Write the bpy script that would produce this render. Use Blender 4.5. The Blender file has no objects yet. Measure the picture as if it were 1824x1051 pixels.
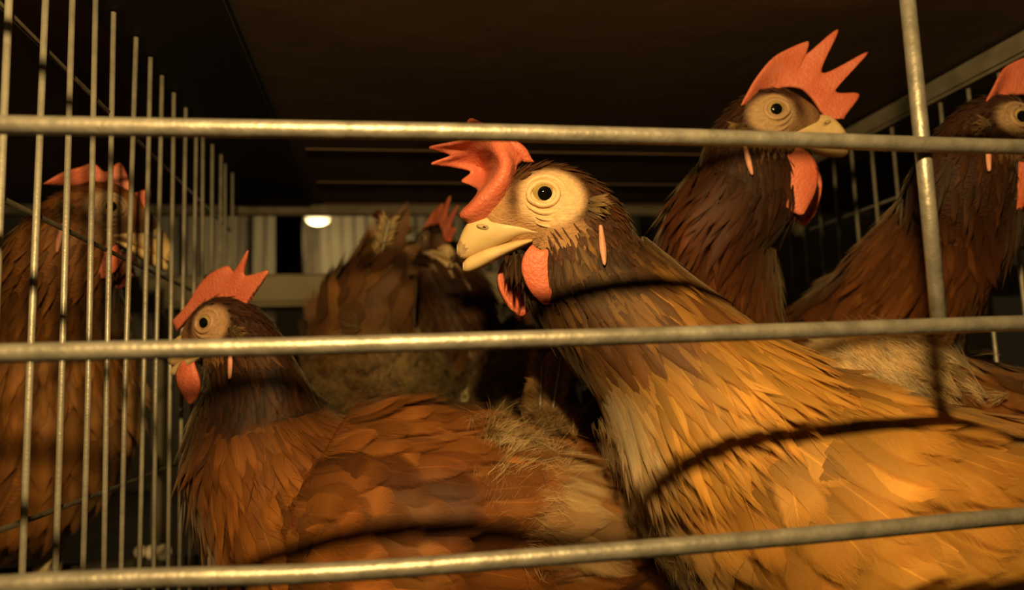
import bpy, bmesh, math, random
import numpy as np
from mathutils import Vector, Matrix

random.seed(7)
rng = np.random.default_rng(7)
C = bpy.context.scene.collection
sc = bpy.context.scene

# ------------------------------------------------------------------ camera
ZC = 0.21                      # lens height above the cage floor
FPX = 1363.4                   # focal length in pixels of the 1824 wide frame
YAW, PIT, ROL = (math.radians(a) for a in (9.48, 6.35, 2.015))
CF = np.array([math.sin(YAW)*math.cos(PIT), math.cos(YAW)*math.cos(PIT), math.sin(PIT)])
R0 = np.array([math.cos(YAW), -math.sin(YAW), 0.0])
U0 = np.cross(R0, CF)
CR = R0*math.cos(ROL) - U0*math.sin(ROL)
CU = U0*math.cos(ROL) + R0*math.sin(ROL)
CP = np.array([0.0, 0.0, ZC])
cam_data = bpy.data.cameras.new('camera')
cam_data.sensor_width = 36.0
cam_data.lens = 36.0*FPX/1824.0
cam_data.clip_start = 0.01
cam_data.dof.use_dof = True
cam_data.dof.focus_distance = 0.305
cam_data.dof.aperture_fstop = cam_data.lens/3.2
cam = bpy.data.objects.new('camera', cam_data)
C.objects.link(cam)
M4 = Matrix.Identity(4)
for i in range(3):
    M4[i][0], M4[i][1], M4[i][2], M4[i][3] = CR[i], CU[i], -CF[i], CP[i]
cam.matrix_world = M4
sc.camera = cam

# ------------------------------------------------------------------ light
world = bpy.data.worlds.new('world'); sc.world = world
world.use_nodes = True
world.node_tree.nodes['Background'].inputs[0].default_value = (1.0, 0.62, 0.25, 1)
world.node_tree.nodes['Background'].inputs[1].default_value = 0.012
WARM = (1.0, 0.64, 0.22)
lamp = bpy.data.lights.new('headlamp', 'SPOT')
lamp.energy = 9.8
lamp.color = WARM
lamp.shadow_soft_size = 0.008
lamp.spot_size = math.radians(140); lamp.spot_blend = 0.6
lo = bpy.data.objects.new('headlamp', lamp); C.objects.link(lo)
lo.location = (-0.015, -0.03, ZC + 0.165)
lo.rotation_euler = (Vector((0.10, 0.40, ZC-0.02)) - Vector(lo.location)).to_track_quat('-Z', 'Y').to_euler()
sc.view_settings.view_transform = 'Standard'
sc.view_settings.look = 'None'
sc.view_settings.gamma = 1.0
sc.view_settings.use_curve_mapping = False
sc.view_settings.exposure = 0.0
sc.cycles.transparent_max_bounces = 24

# ------------------------------------------------------------------ helpers
def at(px, py, d):
    """point seen at pixel (px, py) at distance d along the optical axis"""
    return CP + d*(CF + CR*(px-912.0)/FPX - CU*(py-525.5)/FPX)

def tag(o, label=None, cat=None, group=None, kind=None):
    if label: o['label'] = label
    if cat: o['category'] = cat
    if group: o['group'] = group
    if kind: o['kind'] = kind
    return o

def empty(name, loc=(0, 0, 0)):
    o = bpy.data.objects.new(name, None); C.objects.link(o)
    o.location = loc; o.empty_display_size = 0.02
    return o

def link(name, me, mat, parent=None, smooth=True):
    o = bpy.data.objects.new(name, me); C.objects.link(o)
    if mat is not None and len(me.materials) == 0: me.materials.append(mat)
    if smooth and len(me.polygons):
        me.polygons.foreach_set('use_smooth', [True]*len(me.polygons))
    if parent is not None:
        o.parent = parent
        pl = Vector(parent.location)
        pp = parent.parent
        while pp is not None:
            pl += Vector(pp.location); pp = pp.parent
        o.location = -pl            # meshes are written in world coordinates
    return o

def mesh(name, v, f):
    me = bpy.data.meshes.new(name)
    me.from_pydata([tuple(map(float, p)) for p in v], [], f)
    me.update()
    return me

def join(parts):
    V, F = [], []
    for v, f in parts:
        o = len(V); V += list(v); F += [tuple(i+o for i in q) for q in f]
    return V, F

def box(x0, x1, y0, y1, z0, z1):
    v = [(x, y, z) for x in (x0, x1) for y in (y0, y1) for z in (z0, z1)]
    f = [(0, 1, 3, 2), (4, 6, 7, 5), (0, 4, 5, 1), (2, 3, 7, 6), (0, 2, 6, 4), (1, 5, 7, 3)]
    return v, f

def bbox(name, dims, mat, parent=None, bev=0.002):
    me = mesh(name, *box(*dims))
    bm = bmesh.new(); bm.from_mesh(me)
    bmesh.ops.recalc_face_normals(bm, faces=bm.faces)
    if bev: bmesh.ops.bevel(bm, geom=bm.edges[:], offset=bev, segments=2, affect='EDGES')
    bm.to_mesh(me); bm.free()
    return link(name, me, mat, parent, smooth=False)

def tube(path, r, n=10, cap=True):
    P = np.array(path, float); m = len(P)
    r = np.broadcast_to(np.array(r, float), (m,))
    T = np.gradient(P, axis=0); T /= np.linalg.norm(T, axis=1)[:, None]
    ref = np.array([0, 0, 1.0]) if abs(T[0][2]) < .9 else np.array([1.0, 0, 0])
    v = []; f = []
    for i in range(m):
        a = np.cross(T[i], ref); a /= np.linalg.norm(a); b = np.cross(a, T[i])
        for k in range(n):
            t = 2*math.pi*k/n
            v.append(P[i] + r[i]*(a*math.cos(t) + b*math.sin(t)))
    for i in range(m-1):
        for k in range(n):
            f.append((i*n+k, i*n+(k+1) % n, (i+1)*n+(k+1) % n, (i+1)*n+k))
    if cap:
        f.append(tuple(range(n-1, -1, -1))); f.append(tuple((m-1)*n+k for k in range(n)))
    return v, f

def catmull(P, n):
    """resample rows of P (m,k) to n rows through a centripetal-free Catmull-Rom"""
    P = np.asarray(P, float); m = len(P)
    t = np.linspace(0, m-1, n); i = np.clip(t.astype(int), 0, m-2); u = (t-i)[:, None]
    E = np.vstack([2*P[0]-P[1], P, 2*P[-1]-P[-2]])
    p0, p1, p2, p3 = E[i], E[i+1], E[i+2], E[i+3]
    return .5*((2*p1)+(-p0+p2)*u+(2*p0-5*p1+4*p2-p3)*u*u+(-p0+3*p1-3*p2+p3)*u**3)

# ------------------------------------------------------------------ materials
def newmat(name):
    m = bpy.data.materials.new(name); m.use_nodes = True
    nt = m.node_tree; b = nt.nodes['Principled BSDF']
    return m, nt, b

def node(nt, t, **kw):
    n = nt.nodes.new(t)
    for k, v in kw.items(): setattr(n, k, v)
    return n

def math_(nt, op, a, b=None, c=None):
    n = nt.nodes.new('ShaderNodeMath'); n.operation = op
    for i, q in enumerate((a, b, c)):
        if q is None: continue
        if isinstance(q, (int, float)): n.inputs[i].default_value = q
        else: nt.links.new(q, n.inputs[i])
    return n.outputs[0]

def simple(name, c1, c2=None, rough=.5, metal=0, scale=40, bump=0.0, bscale=200, spec=.4, sss=0, detail=4):
    m, nt, b = newmat(name)
    b.inputs['Roughness'].default_value = rough
    b.inputs['Metallic'].default_value = metal
    b.inputs['Specular IOR Level'].default_value = spec
    tc = node(nt, 'ShaderNodeTexCoord')
    if c2 is not None:
        n = node(nt, 'ShaderNodeTexNoise'); n.inputs['Scale'].default_value = scale; n.inputs['Detail'].default_value = detail
        nt.links.new(tc.outputs['Object'], n.inputs['Vector'])
        r = node(nt, 'ShaderNodeValToRGB')
        r.color_ramp.elements[0].position = .3; r.color_ramp.elements[1].position = .7
        r.color_ramp.elements[0].color = (*c1, 1); r.color_ramp.elements[1].color = (*c2, 1)
        nt.links.new(n.outputs['Fac'], r.inputs[0]); nt.links.new(r.outputs[0], b.inputs['Base Color'])
    else:
        b.inputs['Base Color'].default_value = (*c1, 1)
    if bump:
        n2 = node(nt, 'ShaderNodeTexNoise'); n2.inputs['Scale'].default_value = bscale; n2.inputs['Detail'].default_value = 3
        nt.links.new(tc.outputs['Object'], n2.inputs['Vector'])
        bp = node(nt, 'ShaderNodeBump'); bp.inputs['Strength'].default_value = bump; bp.inputs['Distance'].default_value = .001
        nt.links.new(n2.outputs['Fac'], bp.inputs['Height']); nt.links.new(bp.outputs[0], b.inputs['Normal'])
    if sss:
        b.inputs['Subsurface Weight'].default_value = sss
        b.inputs['Subsurface Radius'].default_value = (1, .35, .2)
        b.inputs['Subsurface Scale'].default_value = .0025
    return m

MAT = {}
MAT['bar'] = simple('galvanised_bar', (.20, .19, .17), (.36, .34, .31), rough=.42, metal=.55, scale=160, bump=.25, bscale=500)
MAT['wire'] = simple('galvanised_wire', (.26, .25, .22), (.42, .40, .36), rough=.45, metal=.4, scale=120, bump=.2, bscale=600)
MAT['wire_dark'] = simple('dark_wire', (.035, .03, .025), (.08, .07, .055), rough=.6, metal=.4, scale=120)  # much darker tone than the galvanised wire
MAT['ceiling'] = simple('dirty_ceiling_sheet', (.10, .066, .042), (.17, .115, .075), rough=.8, scale=6, bump=.3, bscale=30)
MAT['black'] = simple('black_beam', (.008, .007, .006), (.02, .017, .014), rough=.7, scale=20)
MAT['floor'] = simple('dark_belt', (.012, .010, .008), (.04, .03, .022), rough=.9, scale=30)
MAT['trough'] = simple('grey_plastic_trough', (.22, .19, .13), (.30, .26, .18), rough=.5, scale=25)
MAT['wood'] = simple('grey_beam', (.10, .09, .07), (.17, .15, .12), rough=.8, scale=60)
MAT['aisle'] = simple('aisle_panel', (.20, .19, .15), (.34, .32, .25), rough=.6, scale=5)
MAT['redplastic'] = simple('red_plastic', (.10, .012, .008), rough=.4)
MAT['beak'] = simple('horn_beak', (.58, .41, .20), (.72, .54, .30), rough=.34, scale=110, bump=.12, bscale=300, sss=.12)
MAT['beak_tip'] = simple('brown_beak_tip', (.26, .15, .07), (.5, .36, .2), rough=.5, scale=160, bump=.3, bscale=400)
MAT['comb'] = simple('comb_flesh', (.55, .125, .072), (.62, .18, .11), rough=.45, scale=90, bump=.6, bscale=700, sss=.15)
MAT['wattle'] = simple('wattle_flesh', (.60, .125, .07), (.66, .19, .11), rough=.45, scale=70, bump=.6, bscale=700, sss=.15)
MAT['skin'] = simple('face_skin', (.66, .47, .34), (.76, .57, .42), rough=.5, scale=150, bump=.3, bscale=700, sss=.2)
MAT['earlobe'] = simple('ear_lobe_flesh', (.66, .26, .18), (.72, .38, .28), rough=.5, scale=150, bump=.3, bscale=800, sss=.2)
MAT['iris'] = simple('amber_iris', (.30, .21, .07), (.42, .31, .12), rough=.12, scale=400, spec=.6)
MAT['pupil'] = simple('black_pupil', (.003, .003, .003), rough=.04, spec=.8)
MAT['leg'] = simple('scaly_leg', (.50, .40, .22), (.62, .52, .32), rough=.6, scale=200, bump=.4, bscale=500)
MAT['lump'] = simple('pale_lump', (.66, .60, .50), (.80, .74, .64), rough=.7, scale=100)
em, nt, b = newmat('lamp_glass')
b.inputs['Emission Color'].default_value = (1.0, .72, .32, 1); b.inputs['Emission Strength'].default_value = 1.0
MAT['bulb'] = em

def body_mat():
    m, nt, b = newmat('hen_skin_and_down')
    a = node(nt, 'ShaderNodeAttribute', attribute_name='bcol')
    tc = node(nt, 'ShaderNodeTexCoord')
    n = node(nt, 'ShaderNodeTexNoise'); n.inputs['Scale'].default_value = 350; n.inputs['Detail'].default_value = 4
    nt.links.new(tc.outputs['Object'], n.inputs['Vector'])
    mul = math_(nt, 'MULTIPLY_ADD', n.outputs['Fac'], .6, .7)
    hs = node(nt, 'ShaderNodeVectorMath', operation='SCALE')
    nt.links.new(a.outputs['Color'], hs.inputs[0]); nt.links.new(mul, hs.inputs['Scale'])
    nt.links.new(hs.outputs[0], b.inputs['Base Color'])
    b.inputs['Roughness'].default_value = .6; b.inputs['Specular IOR Level'].default_value = .25
    mp = node(nt, 'ShaderNodeMapping'); mp.inputs['Scale'].default_value = (1, 1, 2.2)
    nt.links.new(tc.outputs['Object'], mp.inputs['Vector'])
    n2 = node(nt, 'ShaderNodeTexNoise'); n2.inputs['Scale'].default_value = 300; n2.inputs['Detail'].default_value = 3
    n2.inputs['Distortion'].default_value = 1.2
    nt.links.new(mp.outputs[0], n2.inputs['Vector'])
    bp = node(nt, 'ShaderNodeBump'); bp.inputs['Strength'].default_value = .7; bp.inputs['Distance'].default_value = .0016
    nt.links.new(n2.outputs['Fac'], bp.inputs['Height']); nt.links.new(bp.outputs[0], b.inputs['Normal'])
    return m
MAT['body'] = body_mat()

def feather_mat(name, fray=.42, alpha=True, sheen=.2, trans=.3, freq=60.0):
    m, nt, b = newmat(name)
    fc = node(nt, 'ShaderNodeAttribute', attribute_name='fcol')
    fu = node(nt, 'ShaderNodeAttribute', attribute_name='fuv')
    sp = node(nt, 'ShaderNodeSeparateXYZ'); nt.links.new(fu.outputs['Vector'], sp.inputs[0])
    u, v, r = sp.outputs
    a = math_(nt, 'ABSOLUTE', u)
    barb = math_(nt, 'SUBTRACT', math_(nt, 'MULTIPLY', v, freq), math_(nt, 'MULTIPLY', a, freq*.3))
    barb = math_(nt, 'MULTIPLY_ADD', r, 90.0, barb)
    cx = node(nt, 'ShaderNodeCombineXYZ')
    nt.links.new(barb, cx.inputs[0]); nt.links.new(math_(nt, 'MULTIPLY', u, 1.6), cx.inputs[1]); nt.links.new(math_(nt, 'MULTIPLY', r, 37.0), cx.inputs[2])
    n = node(nt, 'ShaderNodeTexNoise'); n.inputs['Scale'].default_value = 1.0; n.inputs['Detail'].default_value = 3.0; n.inputs['Roughness'].default_value = .65
    nt.links.new(cx.outputs[0], n.inputs['Vector'])
    nz = n.outputs['Fac']
    bright = math_(nt, 'MULTIPLY_ADD', nz, .55, .70)
    shaft = math_(nt, 'SUBTRACT', 1.0, math_(nt, 'MULTIPLY', a, 14.0)); shaft.node.use_clamp = True
    some = math_(nt, 'GREATER_THAN', r, .6)
    edge = math_(nt, 'MULTIPLY', math_(nt, 'SUBTRACT', math_(nt, 'MAXIMUM', a, v), .6), 2.0); edge.node.use_clamp = True
    k = math_(nt, 'ADD', bright, math_(nt, 'MULTIPLY', math_(nt, 'MULTIPLY', shaft, some), .5))
    k = math_(nt, 'ADD', k, math_(nt, 'MULTIPLY', edge, .26))
    k = math_(nt, 'MULTIPLY', k, math_(nt, 'MULTIPLY_ADD', v, .78, .50))
    vs = node(nt, 'ShaderNodeVectorMath', operation='SCALE')
    nt.links.new(fc.outputs['Color'], vs.inputs[0]); nt.links.new(k, vs.inputs['Scale'])
    nt.links.new(vs.outputs[0], b.inputs['Base Color'])
    b.inputs['Roughness'].default_value = .55
    b.inputs['Specular IOR Level'].default_value = .28
    b.inputs['Sheen Weight'].default_value = sheen
    b.inputs['Sheen Roughness'].default_value = .4
    b.inputs['Sheen Tint'].default_value = (1, .85, .6, 1)
    bp = node(nt, 'ShaderNodeBump'); bp.inputs['Strength'].default_value = .22; bp.inputs['Distance'].default_value = .0004
    nt.links.new(nz, bp.inputs['Height']); nt.links.new(bp.outputs[0], b.inputs['Normal'])
    tl = node(nt, 'ShaderNodeBsdfTranslucent'); nt.links.new(vs.outputs[0], tl.inputs['Color'])
    mx = node(nt, 'ShaderNodeMixShader'); mx.inputs[0].default_value = trans
    nt.links.new(b.outputs[0], mx.inputs[1]); nt.links.new(tl.outputs[0], mx.inputs[2])
    last = mx.outputs[0]
    if alpha:
        q = math_(nt, 'MULTIPLY_ADD', math_(nt, 'SUBTRACT', nz, .5), fray, math_(nt, 'MAXIMUM', a, math_(nt, 'MULTIPLY_ADD', v, 1.1, -.1)))
        al = math_(nt, 'MULTIPLY', math_(nt, 'SUBTRACT', 1.0, q), 2.8); al.node.use_clamp = True
        tr = node(nt, 'ShaderNodeBsdfTransparent')
        m2 = node(nt, 'ShaderNodeMixShader'); nt.links.new(al, m2.inputs[0])
        nt.links.new(tr.outputs[0], m2.inputs[1]); nt.links.new(last, m2.inputs[2]); last = m2.outputs[0]
    nt.links.new(last, nt.nodes['Material Output'].inputs['Surface'])
    return m
MAT['feather'] = feather_mat('vaned_feather')
MAT['wispy'] = feather_mat('wispy_feather', fray=3.6, sheen=.3, freq=30.0)
MAT['down'] = feather_mat('down_tuft', alpha=False, sheen=.3, trans=.5)

# ------------------------------------------------------------------ sheets (comb, wattle)
def thick_sheet(grid, th0, th1, nu=40, nv=14):
    """grid: (columns, rows, 3); th0 at the first row, th1 at the last"""
    G = np.asarray(grid, float)
    a = np.stack([catmull(G[:, j], nu) for j in range(G.shape[1])], 1)
    G = np.stack([catmull(a[i], nv) for i in range(nu)], 0)
    du = np.gradient(G, axis=0); dv = np.gradient(G, axis=1)
    N = np.cross(du, dv); N /= (np.linalg.norm(N, axis=2)[..., None] + 1e-12)
    v = np.linspace(0, 1, nv)
    th = (th0*(1-v)+th1*v)
    th = th*np.sqrt(np.clip(1-np.clip((v-.8)/.2, 0, 1)**2*.9, .05, 1))
    ue = np.linspace(0, 1, nu); eu = np.sqrt(np.clip(np.minimum(ue, 1-ue)/.04, .08, 1))
    H = N*(th[None, :]*eu[:, None])[..., None]/2
    A = (G+H).reshape(-1, 3); B = (G-H).reshape(-1, 3)
    V = np.vstack([A, B]); f = []; o = nu*nv
    for i in range(nu-1):
        for j in range(nv-1):
            p = i*nv+j
            f.append((p, p+nv, p+nv+1, p+1)); f.append((o+p, o+p+1, o+p+nv+1, o+p+nv))
    for i in range(nu-1):
        p = i*nv+nv-1; f.append((p, p+nv, o+p+nv, o+p))
        p = i*nv; f.append((p, o+p, o+p+nv, p+nv))
    for j in range(nv-1):
        p = j; f.append((p, p+1, o+p+1, o+p))
        p = (nu-1)*nv+j; f.append((p, o+p, o+p+1, p+1))
    return V, f

# ------------------------------------------------------------------ feathers
class Feathers:
    def __init__(self): self.V = []; self.F = []; self.col = []; self.uv = []; self.n = 0
    def add(self, P, D, N, L, W, lift, col, curl=0.0, nu=3, nv=5, camber=.18, wprof=0):
        m = len(P)
        if m == 0: return
        P = np.asarray(P); D = np.asarray(D); N = np.asarray(N)
        D = D - N*(D*N).sum(1)[:, None]; D /= np.linalg.norm(D, axis=1)[:, None]+1e-9
        S = np.cross(D, N)
        L = np.broadcast_to(L, (m,)); W = np.broadcast_to(W, (m,)); lift = np.broadcast_to(lift, (m,)); curl = np.broadcast_to(curl, (m,))
        sway = rng.normal(0, .10, m)
        u = np.linspace(-1, 1, nu); v = np.linspace(0, 1, nv)
        if wprof == 0:
            w = np.where(v < .5, .45+.55*np.sin(np.clip(v/.5, 0, 1)*math.pi/2), np.clip(1-((np.clip(v, .5, 1)-.5)/.5)**2.2, .0, 1)**.7)
            w[-1] = .12
        else:
            w = np.where(v < .3, .5+.5*v/.3, 1-((np.clip(v, .3, 1)-.3)/.7)**1.5); w[-1] = .04
        rr = rng.random(m)
        UU, VV = np.meshgrid(u, v, indexing='xy')          # (nv,nu)
        ww = w[:, None]*np.ones(nu)[None]
        uu = UU*ww
        al = VV[None]*L[:, None, None]
        sd = uu[None]*W[:, None, None]/2 + (VV**2)[None]*(sway*L)[:, None, None]
        h = al*np.sin(lift)[:, None, None] + (VV**2)[None]*(curl*L)[:, None, None] - camber*(uu**2)[None]*W[:, None, None]/2
        X = P[:, None, None]+D[:, None, None]*al[..., None]+S[:, None, None]*sd[..., None]+N[:, None, None]*h[..., None]
        self.V.append(X.reshape(-1, 3))
        base = np.arange(m)[:, None]*(nu*nv)+self.n
        q = []
        for j in range(nv-1):
            for i in range(nu-1):
                a = j*nu+i; q.append((a, a+1, a+nu+1, a+nu))
        q = np.array(q)
        self.F.append((base[:, :, None]+q[None]).reshape(-1, 4))
        c = np.repeat(np.asarray(col)[:, None, :], nu*nv, 1).reshape(-1, 3)
        self.col.append(np.hstack([c, np.ones((len(c), 1))]))
        uv = np.stack([np.broadcast_to(UU, (m, nv, nu)), np.broadcast_to(VV, (m, nv, nu)), np.broadcast_to(rr[:, None, None], (m, nv, nu))], -1)
        self.uv.append(uv.reshape(-1, 3)); self.n += m*nu*nv
    def build(self, name, mat, parent, kind='stuff'):
        if self.n == 0: return None
        V = np.vstack(self.V); F = np.vstack(self.F)
        me = bpy.data.meshes.new(name)
        me.vertices.add(len(V)); me.vertices.foreach_set('co', V.astype(np.float32).ravel())
        me.loops.add(F.size); me.loops.foreach_set('vertex_index', F.astype(np.int32).ravel())
        me.polygons.add(len(F)); me.polygons.foreach_set('loop_start', (np.arange(len(F))*4).astype(np.int32))
        me.polygons.foreach_set('use_smooth', np.ones(len(F), bool))
        me.update(calc_edges=True)
        a = me.attributes.new('fcol', 'FLOAT_COLOR', 'POINT'); a.data.foreach_set('color', np.vstack(self.col).astype(np.float32).ravel())
        a = me.attributes.new('fuv', 'FLOAT_VECTOR', 'POINT'); a.data.foreach_set('vector', np.vstack(self.uv).astype(np.float32).ravel())
        o = link(name, me, mat, parent, smooth=False)
        if kind: o['kind'] = kind
        return o

def lerp(a, b, t): return np.asarray(a)*(1-t)+np.asarray(b)*t
def sstep(x, a, b):
    t = np.clip((x-a)/(b-a), 0, 1); return t*t*(3-2*t)

# smooth value noise for colour patches
_ng = np.random.default_rng(3).random((32, 32, 32))
def vnoise(P, s):
    q = np.asarray(P)/s; i = np.floor(q).astype(int); f = q-i; f = f*f*(3-2*f)
    r = 0
    for dx in (0, 1):
        for dy in (0, 1):
            for dz in (0, 1):
                w = (f[:, 0] if dx else 1-f[:, 0])*(f[:, 1] if dy else 1-f[:, 1])*(f[:, 2] if dz else 1-f[:, 2])
                r = r+w*_ng[(i[:, 0]+dx) % 32, (i[:, 1]+dy) % 32, (i[:, 2]+dz) % 32]
    return r

# ------------------------------------------------------------------ hens
KM = 0.2348                    # millimetres per pixel used to read the head profile
# head rings (forward, up, half height, half width) in mm, eye level at the origin
HEAD = [(-20.5, -33, 27, 20), (-13, -16.5, 24.5, 17.2), (-4.5, -7.8, 22.3, 15.8), (5.5, -6.8, 19.2, 13.4),
        (14.5, -9.6, 13.0, 9.8), (20.5, -13.5, 7.5, 6.6), (22.5, -15, 3.0, 3.0)]
# default upright comb: (base x, base z, edge x, edge z, edge y) in mm
COMB = [(33, -3, 35, -1, 0), (27, -3, 43, 8, 0), (23, 1.5, 32, 11, 0), (20, 7, 47, 30, 0), (17, 12, 24, 20, 0), (12.5, 16, 32, 41, 0),
        (8, 16, 15, 29, 0), (4, 16, 16, 35, 0), (1, 15, 5, 31, 1), (-2, 13, -2, 26, 3), (-6, 9, -9, 16, 6), (-9, 5, -14, 9, 8), (-11, 2, -18, 3, 10)]

def make_hen(label, spine, eye_px, d, facing, yaw=0, pitch=0, roll=0, scale=1.0, comb=None, comb_rows=None, comb_px=None,
             pal=None, detail=1.0, wings=None, ns=150, nt=56, fluff=None, tail=None, wattle=1.0, name='hen', ventral=None,
             legs=True, headscale=1.0, patch=None, wat=(0, 0)):
    """spine: rows (px, py, d, half height mm, half width mm) from the tail to the base of the neck.
    facing -1 looks to the left of the picture, +1 to the right; yaw turns the beak towards the viewer"""
    P = dict(body=(.36, .16, .045), body2=(.24, .095, .028), neck=(.15, .05, .018), head=(.06, .026, .014), belly=(.55, .38, .2), bare=(.6, .42, .28))
    if pal: P.update(pal)
    skr = P.get('skr', .8)
    hs = scale*headscale/1000.0
    # head frame
    fwd = CR*facing; up = CU.copy(); back = -CF                    # back: towards the viewer
    cy, sy = math.cos(math.radians(yaw)), math.sin(math.radians(yaw))
    fwd = fwd*cy + back*sy
    cp, sp_ = math.cos(math.radians(pitch)), math.sin(math.radians(pitch))
    f2 = fwd*cp - up*sp_; up = up*cp + fwd*sp_; fwd = f2
    near = np.cross(up, fwd)                                        # hen's left
    if roll:
        cr, sr = math.cos(math.radians(roll)), math.sin(math.radians(roll))
        up, near = up*cr + near*sr, near*cr - up*sr
    side = 1.0 if np.dot(near, back) > 0 else -1.0
    E = at(eye_px[0], eye_px[1], d)
    E = E - near*side*13.5*hs                                       # origin: midpoint between the eyes
    def H(x, y, z):                                                 # y > 0: the side nearer the viewer
        return E + (fwd*x + near*side*y + up*z)*hs
    root_p = np.array([*(at(spine[len(spine)//2][0], spine[len(spine)//2][1], spine[len(spine)//2][2])[:2]), 0.0])
    root = empty(name, root_p)
    tag(root, label, 'hen', 'brown hens in the cage')

    # rings
    rows = []
    for (px, py, dd, rv, rl) in spine:
        rows.append([*at(px, py, dd), rv*scale/1000, rl*scale/1000])
    nb = len(rows)
    for (x, z, rv, rl) in HEAD:
        rows.append([*H(x, 0, z), rv*hs, rl*hs])
    rows = np.array(rows); nr = len(rows)
    # resample: finer on the head
    tt = np.concatenate([np.linspace(0, nb, int(ns*.55), endpoint=False), np.linspace(nb, nr-1, ns-int(ns*.55))])
    fine = catmull(rows, 4000); R = np.stack([np.interp(tt, np.linspace(0, nr-1, 4000), fine[:, k]) for k in range(5)], 1)
    R[:, 3:] = np.maximum(R[:, 3:], .0015)
    n = len(R); ctr = R[:, :3]
    T = np.gradient(ctr, axis=0); T /= np.linalg.norm(T, axis=1)[:, None]
    # lateral frame: transported from the head's near direction and levelled along the body
    Lh = near*side
    Lat = np.zeros((n, 3)); Nn = np.zeros((n, 3)); prev = Lh.copy()
    for i in range(n-1, -1, -1):
        l = prev - T[i]*np.dot(prev, T[i]); l /= np.linalg.norm(l)
        if tt[i] < nb-1:                                            # level the body
            l2 = l - np.array([0, 0, 1.])*l[2]*.06; l2 -= T[i]*np.dot(l2, T[i]); l = l2/np.linalg.norm(l2)
        Lat[i] = l; prev = l
        Nn[i] = np.cross(T[i], l)
    upref = up
    sgn = 1.0 if np.dot(Nn[-8], upref) > 0 else -1.0
    Nn *= sgn                                                       # dorsal direction
    th = np.linspace(0, 2*math.pi, nt, endpoint=False)
    def ring(i, t): return ctr[i] + Nn[i]*R[i, 3]*np.cos(t) + Lat[i]*R[i, 4]*np.sin(t)
    ct, st = np.cos(th), np.sin(th)
    S = ctr[:, None]+Nn[:, None]*(R[:, 3][:, None]*ct[None])[..., None]+Lat[:, None]*(R[:, 4][:, None]*st[None])[..., None]
    dS = np.gradient(S, axis=0); dT = np.stack([(np.roll(S[i], -1, 0)-np.roll(S[i], 1, 0)) for i in range(n)])
    NS = np.cross(dS, dT); NS /= np.linalg.norm(NS, axis=2)[..., None]+1e-12
    out = S-ctr[:, None]
    flip = np.sign((NS*out).sum(2).mean()); NS *= flip
    # head local coordinates of every surface point
    rel = (S-E)/hs
    hx, hy, hz = rel@fwd, rel@(near*side), rel@up
    ishead = (tt[:, None] >= nb)
    skin = ishead & ((((hx+2.5*skr)/(14.0*skr))**2+((hz+1.0)/(12.3*skr))**2 < 1) | ((hx > 4) & (hz < 3-.0*hx) & (hz > -24)))
    skin &= (np.abs(hy) > 3) | (hx > 12)
    cheek = ishead & (hx < 5) & (hx > -24) & (hz < -9) & (hz > -22)
    # body mesh with colour
    col = np.zeros((n, nt, 3)); u = tt/nb
    for k in range(3):
        g = np.interp(tt, [0, nb*.45, nb-1.6, nb-.8, nb-.1, nr], [P['body2'][k], P['body2'][k], P['body2'][k]*.8, P['neck'][k]*.8, P['head'][k]*.8, P['head'][k]*.8])
        col[..., k] = g[:, None]
    vent = np.exp(-((np.mod(th, 2*math.pi)-math.pi)/.5)**2)[None]*sstep(tt, nb-4, nb-2.2)[:, None]*(tt < nb-.7)[:, None]
    col = col*(1-vent[..., None])+np.array(P['bare'])*vent[..., None]
    skc = np.array(P.get('skin', (.70, .46, .26)))
    rr_ = np.sqrt(((hx+2.5*skr)/(14.0*skr))**2+((hz+1.5*skr)/(11.8*skr))**2)
    wsk = np.where(ishead & (np.abs(hy) > 2), 1-sstep(rr_, .8, 1.15), 0)
    front = np.where(ishead, sstep(hx, 2, 9)*sstep(-hz, -5, -1), 0)
    chk = np.where(ishead & (hx > -22), sstep(-hz, 9, 13)*(1-sstep(-hz, 21, 26))*sstep(hx, -22, -12), 0)
    col = col*(1-chk[..., None])+skc*np.array([.52, .43, .36])*chk[..., None]
    col = col*(1-front[..., None])+skc*np.array([.62, .52, .44])*front[..., None]
    col = col*(1-wsk[..., None])+skc*wsk[..., None]
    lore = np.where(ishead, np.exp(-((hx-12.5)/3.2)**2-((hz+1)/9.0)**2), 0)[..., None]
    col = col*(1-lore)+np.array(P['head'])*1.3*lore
    V = S.reshape(-1, 3); F = []
    for i in range(n-1):
        for j in range(nt):
            a = i*nt+j; bq = i*nt+(j+1) % nt
            F.append((a, bq, bq+nt, a+nt))
    Vl = list(map(tuple, V)); Vl.append(tuple(ctr[0]-T[0]*R[0, 3]*.4)); Vl.append(tuple(ctr[-1]+T[-1]*R[-1, 3]*.4))
    for j in range(nt):
        F.append(((j+1) % nt, j, n*nt)); F.append(((n-1)*nt+j, (n-1)*nt+(j+1) % nt, n*nt+1))
    me = mesh('body', Vl, F)
    a = me.attributes.new('bcol', 'FLOAT_COLOR', 'POINT')
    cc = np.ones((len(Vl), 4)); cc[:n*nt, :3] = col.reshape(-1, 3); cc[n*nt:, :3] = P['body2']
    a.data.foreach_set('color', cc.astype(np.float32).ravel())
    bm = bmesh.new(); bm.from_mesh(me); bmesh.ops.recalc_face_normals(bm, faces=bm.faces); bm.to_mesh(me); bm.free()
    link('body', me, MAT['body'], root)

    fac = (NS*(CP-S)).sum(2) > 0
    def hit(px, py, dd):
        r = at(px, py, 1.0)-CP; r /= np.linalg.norm(r)
        w = S-CP; dep = w@r; per = np.linalg.norm(w-dep[..., None]*r, axis=2)
        sc_ = per*20+dep+np.where(fac, 0, 9)
        return S[np.unravel_index(np.argmin(sc_), sc_.shape)]
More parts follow.
